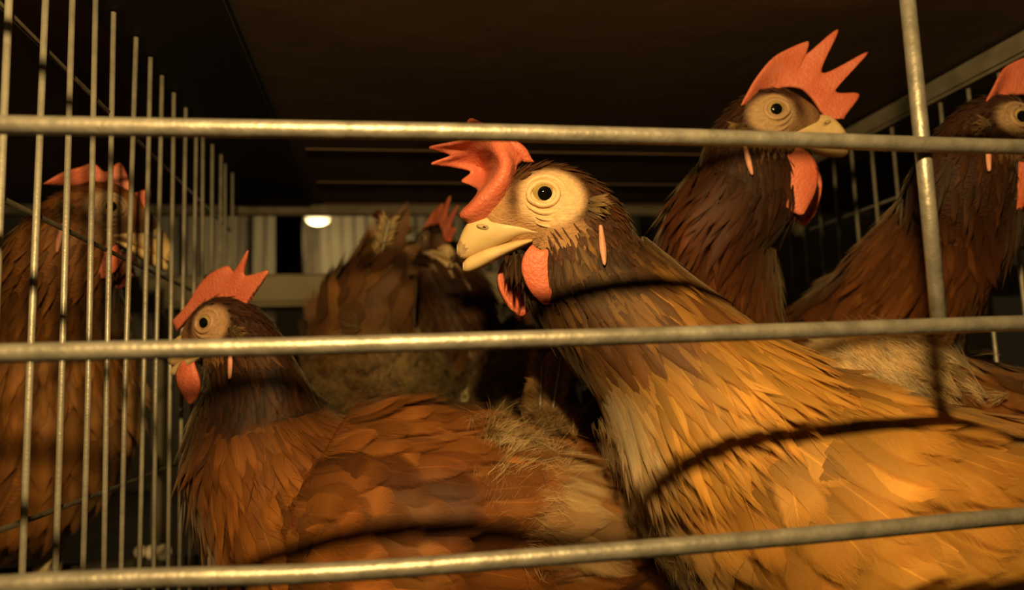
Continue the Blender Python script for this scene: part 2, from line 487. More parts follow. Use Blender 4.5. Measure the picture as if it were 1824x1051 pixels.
    if patch: patch = [(hit(a_[0], a_[1], a_[2]), a_[3], a_[4], a_[5]) for a_ in patch]
    # ---- feathers laid in rows over the surface
    arc = np.concatenate([[0], np.cumsum(np.linalg.norm(np.diff(ctr, axis=0), axis=1))])
    dctr = np.linalg.norm(np.gradient(ctr, axis=0), axis=1)
    stre = ((dS*T[:, None]).sum(2)/dctr[:, None])[..., None]
    def surf(si, t):
        i = np.clip(si, 0, n-1.001); i0 = i.astype(int); f = (i-i0)[:, None]
        j = np.mod(t/(2*math.pi)*nt, nt); j0 = j.astype(int) % nt; g = (j-np.floor(j))[:, None]; j1 = (j0+1) % nt
        def bl(A): return (A[i0, j0]*(1-g)+A[i0, j1]*g)*(1-f)+(A[i0+1, j0]*(1-g)+A[i0+1, j1]*g)*f
        p = bl(S); nn = bl(NS); nn /= np.linalg.norm(nn, axis=1)[:, None]
        tg = bl(dS); tg /= np.linalg.norm(tg, axis=1)[:, None]
        surf.st = (bl(stre)[:, 0])
        ob = bl(out); ob /= np.linalg.norm(ob, axis=1)[:, None]+1e-9
        lo_ = 1-sstep(surf.st, .15, .55)[:, None]
        tg = tg*(1-lo_)+T[i0]*lo_; tg /= np.linalg.norm(tg, axis=1)[:, None]
        nn = nn*(1-lo_)+ob*lo_; nn /= np.linalg.norm(nn, axis=1)[:, None]
        return p, nn, tg, np.interp(i, np.arange(n), tt)
    def rowsamp(a0, a1, step_l, step_c, tlo=0, thi=2*math.pi, jit=.35):
        """jittered rows between tt=a0..a1, step along and across in metres"""
        s0, s1 = np.interp([a0, a1], tt, arc)
        SI, TH = [], []; k = 0; s = s0
        while s < s1:
            i = np.interp(s, arc, np.arange(n)); rr = np.interp(i, np.arange(n), (R[:, 3]+R[:, 4])/2)
            m = max(3, int((thi-tlo)*rr/step_c))
            t = tlo+(np.arange(m)+.5*(k % 2)+rng.normal(0, jit*.6, m))*(thi-tlo)/m
            ss = s+rng.normal(0, jit*step_l, m)
            SI.append(np.interp(ss, arc, np.arange(n))); TH.append(t); s += step_l; k += 1
        return np.concatenate(SI), np.concatenate(TH)
    dn = 1.0/detail
    NU, NV = (3, 6) if detail >= .9 else (3, 4)
    down_v = np.array([0, 0, -1.0])
    # body feathers
    fb = Feathers()
    si, t = rowsamp(.25, nb-1.5, .0070*dn, .0085*dn)
    p, nn, tg, q = surf(si, t)
    m = len(p)
    pn = vnoise(p, .03); pf = rng.random(m)
    c = lerp(np.array(P['body2'])[None], np.array(P['body'])[None], np.clip(pn*1.5-.25+rng.normal(0, .10, m), 0, 1)[:, None])
    c = c*(P.get('vlo', .8)+P.get('vhi', .4)*pf)[:, None]
    c = np.where((rng.random(m) < .10)[:, None], c*1.25+np.array([.06, .035, .01]), c)
    if patch:                                                       # pale patches that the plumage itself has
        for (pc0, rad, pc, amt) in patch:
            w = np.exp(-(((p-pc0)**2).sum(1)/(rad/1000)**2))*amt
            w = np.clip(w*(.5+pn), 0, 1)[:, None]
            c = c*(1-w)+np.array(pc)*w
    tv = np.abs(np.mod(t, 2*math.pi)-math.pi)
    fr = q/nb
    w = (np.exp(-(tv/.75)**2)*.7*sstep(fr, .35, .8))[:, None]; c = c*(1-w)+np.array(P['belly'])*w
    stf = surf.st
    keep = (stf > .03) & ~((tv < .5) & (fr > .55) & (rng.random(m) < (ventral or .35)))
    sw = np.stack([vnoise(p+a_, .022)-.5 for a_ in (1, 7, 13)], 1)
    D = -tg + down_v*.22 + sw*.8 + rng.normal(0, .12, (m, 3))
    L = .035*scale*(.75+.5*rng.random(m))*np.clip(stf+.1, .35, 1); W = .0145*scale*(.75+.5*rng.random(m))
    fb.add(p[keep], D[keep], nn[keep], L[keep], W[keep], ((.07+.07*rng.random(m))*np.clip(stf, .1, 1))[keep], c[keep], rng.normal(-.06, .05, m)[keep], nu=NU, nv=NV)
    fb.build('body_feathers', MAT['feather'], root)
    # neck hackles and head feathers
    fn = Feathers()
    si, t = rowsamp(nb-1.95, nb+.95, .0042*dn, .0027*dn)
    p, nn, tg, q = surf(si, t); m = len(p)
    ks = P.get('ks', 0.0); k = sstep(q, nb-.8-ks, nb+.05)[:, None]; k0 = sstep(q, nb-1.4-ks, nb-.7)[:, None]
    base_c = lerp(np.array(P['body'])[None]*.9, np.array(P['neck'])[None], k0)
    c = lerp(base_c, np.array(P['head'])[None], k)
    gl = np.clip(vnoise(p, .010)*2.4-.85+rng.normal(0, .15, m), 0, 1)[:, None]*(1-.5*k)
    c = (c*(1-.55*gl)+np.array(P['body'])*.55*gl)*(.7+.6*rng.random(m))[:, None]
    tvn = np.abs(np.mod(t, 2*math.pi)-math.pi); wt = (np.exp(-(tvn/.9)**2)*sstep(q, nb-1.0, nb-.2))[:, None]
    c = c*(1-wt)+np.array(P['head'])*.55*wt
    for (pc0, rad, pc, amt) in (patch or []):
        w = np.clip(np.exp(-(((p-pc0)**2).sum(1)/(rad/1000)**2))*amt*(.4+vnoise(p, .012)), 0, 1)[:, None]
        c = c*(1-w)+np.array(pc)*w
    D = -tg+down_v*.15+rng.normal(0, .12, (m, 3))
    kk = sstep(q, nb-.9, nb+.6)
    p = p+nn*(.0045*(1-kk))[:, None]
    stf = surf.st
    L = (.030-.017*kk)*scale*(.75+.5*rng.random(m))*np.clip(stf+.1, .25, 1); W = (.0066-.0036*kk)*scale*(.7+.5*rng.random(m))
    rel2 = (p-E)/hs; x2, y2, z2 = rel2@fwd, rel2@(near*side), rel2@up
    sk = (((x2+2.5*skr)/(14.0*skr))**2+((z2+1.0)/(12.3*skr))**2 < 1) & (np.abs(y2) > 3)
    sk |= stf < .05
    fn.add(p[~sk], D[~sk], nn[~sk], L[~sk], W[~sk], (.06+.10*rng.random(m))[~sk], c[~sk], rng.normal(-.07, .06, m)[~sk], nu=3, nv=NV, wprof=1, camber=.3)
    si, t = rowsamp(nb+.7, nr-1.6, .0026*dn, .0026*dn)
    p, nn, tg, q = surf(si, t); m = len(p)
    rel2 = (p-E)/hs; x2, y2, z2 = rel2@fwd, rel2@(near*side), rel2@up
    sk = ((((x2+2.5*skr)/(14.0*skr))**2+((z2+1.0)/(12.3*skr))**2 < 1) & (np.abs(y2) > 3)) | ((x2 > 3) & (z2 < 6) & (z2 > -21)) | (x2 > 14)
    ck = (x2 < 6) & (x2 > -14) & (z2 < -9) & (z2 > -21)
    sk |= ck & (rng.random(m) < .45)
    c = np.array(P['head'])[None]*(.6+.9*rng.random(m))[:, None]*np.array([1.15, 1, .9])
    c = np.where(ck[:, None], c*1.6, c)
    L = .0062*scale*(.7+.6*rng.random(m)); W = np.where(ck, .0009, .0021)*scale
    D = -tg+rng.normal(0, .12, (m, 3)) + np.where(ck[:, None], -up*.25, 0)
    fn.add(p[~sk], D[~sk], nn[~sk], L[~sk], W[~sk], (.12+.15*rng.random(m))[~sk], c[~sk], 0.0, nu=3, nv=4, wprof=1)
    # ear tuft
    m = 60
    p = np.array([H(-17-3*rng.random(), 15+1.5*rng.random(), -2-5*rng.random()) for _ in range(m)])
    fn.add(p, np.tile(-fwd-.25*up, (m, 1))+rng.normal(0, .25, (m, 3)), np.tile(near*side, (m, 1))+rng.normal(0, .2, (m, 3)), .008*scale, .0016*scale, .15,
           np.tile(np.array([.2, .12, .05]), (m, 1))*(.6+.8*rng.random(m))[:, None], 0.0, nu=3, nv=4, wprof=1)
    m = 220
    bx = rng.uniform(-4, 15, m); by = rng.uniform(-9, 6, m)
    p = np.array([H(x_, y_, -21-.35*(15-x_)-rng.random()*3) for x_, y_ in zip(bx, by)])
    fn.add(p, np.tile(-up-.45*fwd, (m, 1))+rng.normal(0, .22, (m, 3)), np.array([near*side*(1 if y_ > 0 else -1) for y_ in by])+fwd*.5+rng.normal(0, .2, (m, 3)), (.010+.009*rng.random(m))*scale, (.0022+.0014*rng.random(m))*scale, .05,
           np.array(P['head'])[None]*(.4+.6*rng.random(m))[:, None], 0.0, nu=3, nv=5, wprof=1)
    fn.build('neck_feathers', MAT['feather'], root)

    # ---- wings: a raised patch on the side, with its own coverts
    for (w0, w1, tc_, tw, thick, side_w) in (wings or []):
        gi = np.linspace(np.interp(w0, tt, np.arange(n)), np.interp(w1, tt, np.arange(n)), 40)
        gt = np.linspace(-1, 1, 22)
        GI, GT = np.meshgrid(gi, gt, indexing='ij')
        fu = (GI-gi[0])/(gi[-1]-gi[0])
        wid = np.sqrt(np.clip(1-((fu-.62)/.64)**2, .02, 1))
        tth = side_w*(tc_+GT*tw*wid)
        p, nn, tg, q = surf(GI.ravel(), np.mod(tth.ravel(), 2*math.pi))
        hgt = thick/1000*np.clip(1-GT**2, 0, 1)**.6*np.clip((1-fu)/.28, 0, 1)**.75*np.clip(fu/.5, 0, 1)**.7
        W3 = p+nn*(hgt.ravel()[:, None]-.0015)
        f = []
        for i in range(39):
            for j in range(21):
                a = i*22+j; f.append((a, a+22, a+23, a+1))
        me = mesh('wing', W3, f)
        a = me.attributes.new('bcol', 'FLOAT_COLOR', 'POINT')
        a.data.foreach_set('color', np.tile(np.array([*P['body2'], 1]), (len(W3), 1)).astype(np.float32).ravel())
        wo = link('wing', me, MAT['body'], root)
        G3 = W3.reshape(40, 22, 3); 
        nG = np.cross(np.gradient(G3, axis=0), np.gradient(G3, axis=1)); nG /= np.linalg.norm(nG, axis=2)[..., None]+1e-12
        if (nG.reshape(-1, 3)*nn).sum() < 0: nG = -nG
        tG = tg.reshape(40, 22, 3); wf_ = sstep(fu, .75, .95)[..., None]; nG = nG*(1-wf_)+nn.reshape(40, 22, 3)*wf_
        nG /= np.linalg.norm(nG, axis=2)[..., None]+1e-12
        fw = Feathers()
        nrow = 20; tot = 0
        for rI in range(nrow):
            ff = 1-(rI+.6)/(nrow+.4)                      # from the shoulder backwards
            i = ff*39; wr = float(np.interp(i, np.arange(40), wid[:, 0]))
            mcol = max(5, int(17*wr))
            jj = (np.arange(mcol)+.5+.5*(rI % 2)*.8)/mcol*21+rng.normal(0, .25, mcol); jj = np.clip(jj, 0, 20.99)
            ii = np.clip(i+rng.normal(0, .6, mcol), 0, 38.99)
            i0 = ii.astype(int); j0 = jj.astype(int); fi = (ii-i0)[:, None]; fj = (jj-j0)[:, None]
            j1 = np.minimum(j0+1, 21)
            bl = lambda A: (A[i0, j0]*(1-fj)+A[i0, j1]*fj)*(1-fi)+(A[i0+1, j0]*(1-fj)+A[i0+1, j1]*fj)*fi
            pp, n2, t2 = bl(G3), bl(nG), bl(tG)
            big = sstep(1-ff, .1, .8)
            Lf = (.032+.026*big)*scale*(.75+.5*rng.random(mcol)); Wf = (.016+.005*big)*scale*(.85+.3*rng.random(mcol))
            pn = vnoise(pp, .025)
            cc = lerp(np.array(P['body2'])[None], np.array(P['body'])[None], np.clip(.2+pn*1.1+rng.normal(0, .15, mcol), 0, 1)[:, None])*(P.get('vlo', .8)+P.get('vhi', .4)*rng.random(mcol))[:, None]
            cc = np.where((rng.random(mcol) < .10)[:, None], cc*1.25+np.array([.06, .035, .01]), cc)
            if patch:
                for (pc0, rad, pc, amt) in patch:
                    w = np.clip(np.exp(-(((pp-pc0)**2).sum(1)/(rad/1000)**2))*amt*(.5+pn), 0, 1)[:, None]
                    cc = cc*(1-w)+np.array(pc)*w
            fw.add(pp+n2*.001, -t2+down_v*.18+rng.normal(0, .10, (mcol, 3)), n2, Lf, Wf, .035+.05*rng.random(mcol), cc, rng.normal(-.035, .03, mcol), nu=5 if detail >= .9 else 3, nv=8 if detail >= .9 else 5)
        fw.build('wing_feathers', MAT['feather'], wo)

    # ---- fine hair-like plumes over the body
    if detail >= .9:
        fh = Feathers(); m = 1500
        si = rng.uniform(0, np.interp(nb-1.6, tt, np.arange(n)), m); t = rng.uniform(0, 2*math.pi, m)
        p, nn, tg, q = surf(si, t)
        cl = vnoise(p, .015)[:, None]-.5
        fh.add(p+nn*(.004+.005*rng.random(m))[:, None], -tg+down_v*.25+cl*.4+rng.normal(0, .13, (m, 3)), nn, .008+.010*rng.random(m), .00012+.00012*rng.random(m), .02+.1*rng.random(m),
               np.array(P['body'])[None]*(.9+.4*rng.random(m))[:, None], rng.normal(-.08, .05, m), nu=2, nv=5, wprof=1)
        fh.build('hair_plumes', MAT['down'], root)
    # ---- loose down
    if fluff:
        fd = Feathers()
        for (px, py, dd, rad, count, length, cA, cB, dirv) in fluff:
            c0 = hit(px, py, dd)
            dist = np.linalg.norm(S-c0, axis=2)/(rad/1000)
            wgt = np.exp(-dist**2)*(tt[:, None] < nb-.2)*np.linalg.norm(dT, axis=2)*np.linalg.norm(dS, axis=2)
            if wgt.sum() <= 0: continue
            nc = max(8, int(count*9.0/26)); per = 26
            pick = rng.choice(n*nt, nc, p=(wgt/wgt.sum()).ravel())
            i, j = pick//nt, pick % nt
            p0 = S[i, j]+NS[i, j]*(.004+.007*rng.random(nc))[:, None]+rng.normal(0, .0015, (nc, 3)); nn = NS[i, j]; tg = dS[i, j]/np.linalg.norm(dS[i, j], axis=1)[:, None]
            dv = (CR*dirv[0]+CU*dirv[1]-CF*dirv[2])
            sw = np.stack([vnoise(p0+a_, .014)-.5 for a_ in (2, 9, 15)], 1)
            Dc = -tg*.7+dv*.9+sw*1.1+rng.normal(0, .18, (nc, 3))
            cm = lerp(np.array(cA)[None], np.array(cB)[None], np.clip(vnoise(p0, .010)*1.8-.4+rng.normal(0, .2, nc), 0, 1)[:, None])*(.75+.5*rng.random(nc))[:, None]
            cu = rng.normal(-.12, .14, nc); lf = .05+.18*rng.random(nc); Lc = length/1000*(.6+.8*rng.random(nc))
            R_ = lambda A: np.repeat(A, per, 0)
            M_ = nc*per
            fd.add(R_(p0)+rng.normal(0, .0006, (M_, 3)), R_(Dc)+rng.normal(0, .17, (M_, 3)), R_(nn)+rng.normal(0, .12, (M_, 3)), R_(Lc)*(.45+.6*rng.random(M_)), .00013+.00013*rng.random(M_), R_(lf)+rng.normal(0, .06, M_),
                   R_(cm)*(.85+.3*rng.random(M_))[:, None], R_(cu)+rng.normal(0, .06, M_), nu=2, nv=5, wprof=1)
        fd.build('down', MAT['down'], root)

    # ---- tail feathers, one by one
    for (pa, pb, wmm, cA) in (tail or []):
        a, bq = at(*pa), at(*pb); Dv = bq-a; Lf = np.linalg.norm(Dv)
        ft = Feathers()
        nv_ = -CF-Dv/Lf*np.dot(-CF, Dv/Lf)
        nv_ = nv_/np.linalg.norm(nv_)+rng.normal(0, .3, 3); nv_ /= np.linalg.norm(nv_)
        if wmm > 13:
            ft.add([a], [Dv], [nv_], np.array([Lf]), np.array([wmm/1000]), np.array([.02]), np.array([cA]), np.array([rng.normal(0, .05)]), nu=5, nv=12)
            ft.build('tail_feather', MAT['feather'], root, kind=None)
        else:                                                       # frayed: barbs stand apart along the shaft
            dn_ = Dv/Lf; sd_ = np.cross(dn_, nv_); sd_ /= np.linalg.norm(sd_); nst = 26
            for k in range(nst):
                f_ = .08+.92*k/nst; pk = a+Dv*f_
                for sg in (-1, 1):
                    mm = 7
                    Db = np.tile(sd_*sg*(.75+.3*rng.random())+dn_*(.55+.3*rng.random()), (mm, 1))+rng.normal(0, .16, (mm, 3))
                    ft.add(np.tile(pk, (mm, 1)), Db, np.tile(nv_, (mm, 1)), wmm/1000*(.5+.3*rng.random(mm)), .0009, .05, np.tile(np.array(cA), (mm, 1))*(.6+.7*rng.random(mm))[:, None], rng.normal(.1, .15, mm), nu=2, nv=4, wprof=1)
            o = ft.build('tail_feather', MAT['down'], root, kind=None)
            V, F = tube([a+(bq-a)*k for k in np.linspace(0, .98, 8)], np.linspace(.0007, .0002, 8), 6)
            link('shaft', mesh('shaft', V, F), MAT['lump'], o)

    # ---- beak
    def loftx(st):
        V, F = [], []; nn_ = 20
        for (x, z, rv, rl, sq) in st:
            for k in range(nn_):
                a = 2*math.pi*k/nn_; c_, s_ = math.cos(a), math.sin(a)
                V.append(H(x, rl*math.copysign(abs(s_)**sq, s_), z+rv*math.copysign(abs(c_)**sq, c_)))
        for i in range(len(st)-1):
            for k in range(nn_):
                F.append((i*nn_+k, i*nn_+(k+1) % nn_, (i+1)*nn_+(k+1) % nn_, (i+1)*nn_+k))
        F.append(tuple(range(nn_))); F.append(tuple((len(st)-1)*nn_+k for k in range(nn_-1, -1, -1)))
        return V, F
    k_ = KM
    U = [(958, 411, 4, 12.8), (940, 407, 10, 11.6), (920, 404, 18, 10.2), (895, 404, 28, 8.6), (868, 409, 34, 7.0), (848, 416, 35, 5.6), (834, 426, 28, 4.6), (826, 434, 19, 3.6), (822, 439, 10, 2.2)]
    U = catmull([((970-x)*k_, (345-y)*k_, h*k_, l, .85) for x, y, h, l in U], 26)
    ub = link('upper_beak', mesh('upper_beak', *loftx(U)), MAT['beak'], root)
    Lw = [(950, 424, 5, 11.5), (925, 431, 10, 9.6), (895, 442, 13, 7.6), (868, 453, 16, 6.2), (850, 461, 15.5, 5.4), (838, 466, 13, 4.6), (831, 469, 8, 3.0)]
    Lw = catmull([((970-x)*k_, (345-y)*k_, h*k_, l, .85) for x, y, h, l in Lw], 22)
    link('lower_beak', mesh('lower_beak', *loftx(Lw)), MAT['beak'], root)
    Tp = [(843, 428, 21, 4.9), (833, 430, 23, 4.5), (825, 435, 17, 3.6), (820.5, 439, 9, 2.4)]
    Tp = catmull([((970-x)*k_, (345-y)*k_, h*k_, l, .85) for x, y, h, l in Tp], 8)
    link('beak_tip', mesh('beak_tip', *loftx(Tp)), MAT['beak_tip'], ub)
    for s_ in (1, -1):
        v = []; f = []
        for i in range(5):
            for j in range(10):
                a = 2*math.pi*j/10; rr = (0.2, .6, .9, 1, 1)[i]
                v.append(H(24.0+3.2*rr*math.cos(a)-.3*math.sin(a), s_*(6.9+(.5, .45, .3, 0, -.6)[i]), -13.0+1.1*rr*math.sin(a)+.9*rr*math.cos(a)))
        for i in range(4):
            for j in range(10): f.append((i*10+j, i*10+(j+1) % 10, (i+1)*10+(j+1) % 10, (i+1)*10+j))
        f.append(tuple(range(10)))
        link('nostril', mesh('nostril', v, f), MAT['beak_tip'], ub)
    # ---- eyes
    lidm = simple('eyelid_skin', tuple(skc*.92), tuple(np.minimum(skc*1.08, 1)), rough=.5, scale=150, bump=.4, bscale=600, sss=.1)
    for s_ in (1, -1):
        eo = np.array([0, s_*9.3, 0]); v = []; f = []
        def cap(rad, a0, a1, na, nb_, push=0.0):
            V_, F_ = [], []
            for i in range(na+1):
                a = a0+(a1-a0)*i/na
                for j in range(nb_):
                    b_ = 2*math.pi*j/nb_
                    V_.append(H(rad*math.sin(a)*math.cos(b_), eo[1]+s_*(rad*math.cos(a)+push), rad*math.sin(a)*math.sin(b_)))
            for i in range(na):
                for j in range(nb_): F_.append((i*nb_+j, i*nb_+(j+1) % nb_, (i+1)*nb_+(j+1) % nb_, (i+1)*nb_+j))
            return V_, F_
        eye = link('eye', mesh('eye', *cap(6.0, .001, 1.6, 14, 24)), MAT['iris'], root)
        link('pupil', mesh('pupil', *cap(6.02, .001, .50, 8, 24, .06)), MAT['pupil'], eye)
        # eyelids: a rim round the eye and softer folds below and behind it
        for (rx, rz, tr, yo, dx, b0, b1) in ((5.6, 4.9, 1.15, -.3, .2, 0, 360), (8.4, 7.2, 1.3, -.95, -.4, 25, 175), (8.6, 7.8, 1.2, -.9, -.8, 190, 345), (11.4, 10.6, .9, -.68, -1.8, 205, 300), (13.4, 13.2, .8, -.6, -2.4, 225, 295)):
            pts = []; rad_ = []
            for j in range(41):
                q_ = j/40; b_ = math.radians(b0+(b1-b0)*q_)
                x_, z_ = rx*math.cos(b_)+dx, rz*math.sin(b_)
                if math.cos(b_) > .6: x_ += 1.6*(math.cos(b_)-.6); z_ -= 1.2*(math.cos(b_)-.6)
                ys = 15.7*math.sqrt(max(.1, 1-((z_+7.6)/22.3)**2))*(1-.0016*max(0, x_+2)**2-.0002*min(0, x_)**2)
                pts.append(H(x_, s_*(ys+yo), z_))
                rad_.append(tr*hs*(1 if b1-b0 == 360 else max(.15, math.sin(math.pi*q_)**.5)))
            link('eyelid', mesh('eyelid', *tube(pts, rad_, 10, cap=False)), lidm, eye)
    # ---- ear lobe
    for s_ in (1, -1):
        g = []
        for i in range(5):
            zz = -13-4.0*i; w_ = (.6, 1.0, 1.3, 1.1, .5)[i]
            g.append([H(-21.5-.3*i-w_, s_*(19.6+.5*i), zz), H(-21.5-.3*i, s_*(20.6+.5*i), zz), H(-21.5-.3*i+w_, s_*(19.7+.5*i), zz)])
        link('ear_lobe', mesh('ear_lobe', *thick_sheet(g, .0007*scale, .0007*scale, 16, 8)), MAT['earlobe'], root)
    # ---- wattles
    wsh = [(-.1, .35, .0), (-.34, .42, .18), (-.46, .5, .38), (-.46, .52, .58), (-.36, .44, .78), (-.2, .28, .93), (-.04, .06, 1.0)]
    for s_, (ox, oz, oy, sc_, lean) in ((1, (3.0, -20.5, 12.0, .95, .05)), (-1, (11.5, -24.5, -9.0, 1.0, -.05))):
        g = []
        Wl, Hl = 16.5*wattle*sc_, 23*wattle*sc_
        for (xa, xb, zz) in wsh:
            row = []
            for q_ in np.linspace(0, 1, 5):
                x_ = xa*(1-q_)+xb*q_
                row.append(H(ox+wat[0]-(x_+zz*.22)*Wl, oy+s_*wat[1]+s_*(1.8*math.sin(q_*3.1)+2.2*zz-2.5*zz*zz)+q_*lean*10, oz-zz*Hl-.10*Hl*math.sin(q_*math.pi)))
            g.append(row)
        link('wattle', mesh('wattle', *thick_sheet(g, .0022*scale, .0018*scale, 26, 16)), MAT['wattle'], root)
    # ---- comb
    nl = near*side
    def loc(px, py, y):                                             # head coordinates of a pixel at lateral offset y
        r = at(px, py, 1.0)-CP
        t_ = (np.dot(E-CP, nl)+y*hs)/np.dot(r, nl)
        q_ = (CP+r*t_-E)/hs
        return (q_@fwd, y, q_@up)
    if comb_px is not None:
        comb_rows = []
        for (bx, by, ex, ey, yl) in comb_px:
            b0 = np.array(loc(bx, by, 0)); e0 = np.array(loc(ex, ey, yl))
            comb_rows.append([b0, b0*.72+e0*.28, b0*.38+e0*.62, e0])
    elif comb_rows is not None:
        comb_rows = [[loc(*q_) for q_ in colm] for colm in comb_rows]
    if comb_rows is not None:
        g = [[H(*q_) for q_ in colm] for colm in comb_rows]
        link('comb', mesh('comb', *thick_sheet(g, .0038*scale, .0022*scale, 90, 22)), MAT['comb'], root)
    else:
        g = []
        for (bx, bz, ex, ez, ey) in (comb or COMB):
            g.append([H(bx, 0, bz-1.5), H(bx*.75+ex*.25, ey*.15, bz*.75+ez*.25), H(bx*.4+ex*.6, ey*.6, bz*.4+ez*.6), H(ex, ey, ez)])
        link('comb', mesh('comb', *thick_sheet(g, .0050*scale, .0016*scale, 84, 14)), MAT['comb'], root)

    # ---- legs
    if legs:
        mid = rows[int(nb*.45)]; dirb = rows[min(nb-2, int(nb*.8))][:2]-rows[1][:2]; dirb = dirb/np.linalg.norm(dirb)
        lat = np.array([-dirb[1], dirb[0]])
        for s_ in (1, -1):
            hip = np.array([mid[0]+lat[0]*.03*s_, mid[1]+lat[1]*.03*s_, mid[2]-mid[3]*.75])
            hipz = max(hip[2], .03)
            hock = np.array([hip[0]-dirb[0]*.012, hip[1]-dirb[1]*.012, min(hipz*.75, .07)])
            ank = np.array([hip[0]+dirb[0]*.006, hip[1]+dirb[1]*.006, .009])
            prt = [tube([np.array([hip[0], hip[1], hipz+.015]), hock, ank], [.012, .0065, .005], 10)]
            for ang, ll in ((0, .05), (.55, .042), (-.55, .042), (math.pi, .02)):
                dx = np.array([dirb[0]*math.cos(ang)-dirb[1]*math.sin(ang), dirb[0]*math.sin(ang)+dirb[1]*math.cos(ang)])
                prt.append(tube([ank, ank+np.array([dx[0]*ll*.5, dx[1]*ll*.5, -.003]), ank+np.array([dx[0]*ll, dx[1]*ll, -.007])], [.0045, .0038, .0015], 8))
            link('leg', mesh('leg', *join(prt)), MAT['leg'], root)
    return root

# ================================================================== the cage
YB, XL, XR, YE = 0.21, -0.121, 0.36, 0.64      # front bars, partitions, rear of the cage
ZT = ZC + 0.176                                 # upper edge of the partitions

o = bbox('floor', (-.75, .95, .10, 1.95, -.03, -.004), MAT['floor'], bev=0); tag(o, 'dark manure belt under the wire floor of the cage', 'floor', kind='structure')
fw = mesh('floor_wire', *tube([(-.7, 0, 0), (.9, 0, 0)], .0014, 6))
for k in range(22):
    w = bpy.data.objects.new('floor_wire', fw); C.objects.link(w); w.parent = o; w.location = (0, .215+k*.0205, -.0014)
fw.materials.append(MAT['wire_dark'])
fw2 = mesh('floor_wire', *tube([(0, .21, 0), (0, .66, 0)], .0014, 6)); fw2.materials.append(MAT['wire_dark'])
for k in range(26):
    w = bpy.data.objects.new('floor_wire', fw2); C.objects.link(w); w.parent = o; w.location = (-.68+k*.06, 0, -.0042)

ceil = bbox('ceiling', (-.75, .95, .16, .80, ZC+.186, ZC+.192), MAT['ceiling'], bev=0)
tag(ceil, 'dirty brown sheet roofing the cage', 'ceiling', kind='structure')
for yy in (.60, .70, .785):
    bbox('rib', (-.06, .95, yy, yy+.004, ZC+.1852, ZC+.187), MAT['ceiling'], ceil, bev=.0005)
tag(bbox('trim_1', (XL-.012, XL+.052, .17, .80, ZT+.001, ZC+.186), MAT['black'], bev=.002), 'black beam above the left wire partition', 'beam', kind='structure')
tag(bbox('trim_2', (XR-.008, XR+.03, .2, .66, ZT-.006, ZT+.008), MAT['wood'], bev=.002), 'grey rail along the top of the right wire partition', 'rail', kind='structure')

def wire(name, pts, r, parent, mat, n=8):
    return link(name, mesh(name, *tube(pts, r, n)), mat, parent)

wl = empty('wall_left', (XL, .4, 0)); tag(wl, 'wire partition of upright wires at the left of the cage', 'partition', kind='structure')
for k in range(-4, 17):
    y = XL*-1*(2.388+.2055*k)
    if y > YE+.005 or y < .215: continue
    j = random.uniform(-.0012, .0012)
    wire('upright_wire', [(XL+j, y, .0), (XL+random.uniform(-.0008, .0008), y+random.uniform(-.001, .001), ZC), (XL-j, y+random.uniform(-.001, .001), ZT)], .00122, wl, MAT['wire'])
for z, jj in ((-.042, 1), (.065, 1), (.1285, 1)):
    wire('cross_wire', [(XL-.0022, .205, ZC+z), (XL-.0022, .42, ZC+z-.0005), (XL-.0022, YE+.01, ZC+z+.0005)], .00105, wl, MAT['wire_dark'])

wr = empty('wall_right', (XR, .4, 0)); tag(wr, 'wire partition in the dark at the right of the cage', 'partition', kind='structure')
for k in range(18):
    y = .235+.0245*k
    if y > YE: continue
    wire('upright_wire', [(XR, y, .0), (XR, y, ZT-.004)], .0013, wr, MAT['wire'])
for z in (-.04, .065, .12):
    wire('cross_wire', [(XR+.0022, .215, ZC+z), (XR+.0022, YE, ZC+z)], .0013, wr, MAT['wire'])

# front of the cage: one welded frame of horizontal bars and an upright
fr = empty('cage_front', (.1, YB, 0)); tag(fr, 'welded front of thick grey horizontal bars with one upright bar', 'cage front')
BZ = [[.334, .335, .3355, .333, .328], [.053, .052, .053, .055, .058], [-.215, -.227, -.228, -.225, -.219]]
BX = [-.43, -.10, .16, .58, 1.0]
for row in BZ:
    pts = catmull([(x*YB, YB, ZC+z*YB) for x, z in zip([-1.2]+BX+[1.9], [row[0]]+row+[row[-1]])], 40)
    wire('bar', pts, .00248, fr, MAT['bar'], 14)
for z in (.615, -.505, -.78):
    wire('bar', [(-.25, YB, ZC+z*YB), (.4, YB, ZC+z*YB)], .00222, fr, MAT['bar'], 14)
wire('upright_bar', [(.815*YB, YB+.0046, ZC+.053*YB-.001), (.816*YB, YB+.0046, ZC+.3*YB), (.813*YB, YB+.0046, ZT)], .00245, fr, MAT['bar'], 14)
wire('upright_bar', [(-.265, YB+.0046, 0), (-.265, YB+.0046, ZT)], .00245, fr, MAT['bar'], 14)

# rear of the cage
post = bbox('corner_post', (XR-.008, XR+.022, YE, YE+.012, 0, ZC+.186), MAT['trough'], bev=.002); tag(post, 'pale upright corner post between the tall hen and the right partition', 'post')
tr = empty('feed_trough', (0, .73, 0)); tag(tr, 'long pale feed trough behind the cage', 'feed trough')
prof = [(.705, .079), (.70, .099), (.704, .102), (.708, .099), (.713, .078), (.742, .078), (.750, .104), (.754, .104), (.747, .073), (.710, .073)]
v = [(x, y, ZC+z) for x in (-.75, .95) for (y, z) in prof]; m = len(prof)
f = [(i, (i+1) % m, m+(i+1) % m, m+i) for i in range(m)]+[tuple(range(m)), tuple(range(2*m-1, m-1, -1))]
me = mesh('trough_channel', v, f); bm = bmesh.new(); bm.from_mesh(me); bmesh.ops.recalc_face_normals(bm, faces=bm.faces); bm.to_mesh(me); bm.free()
link('trough_channel', me, MAT['trough'], tr, smooth=False)
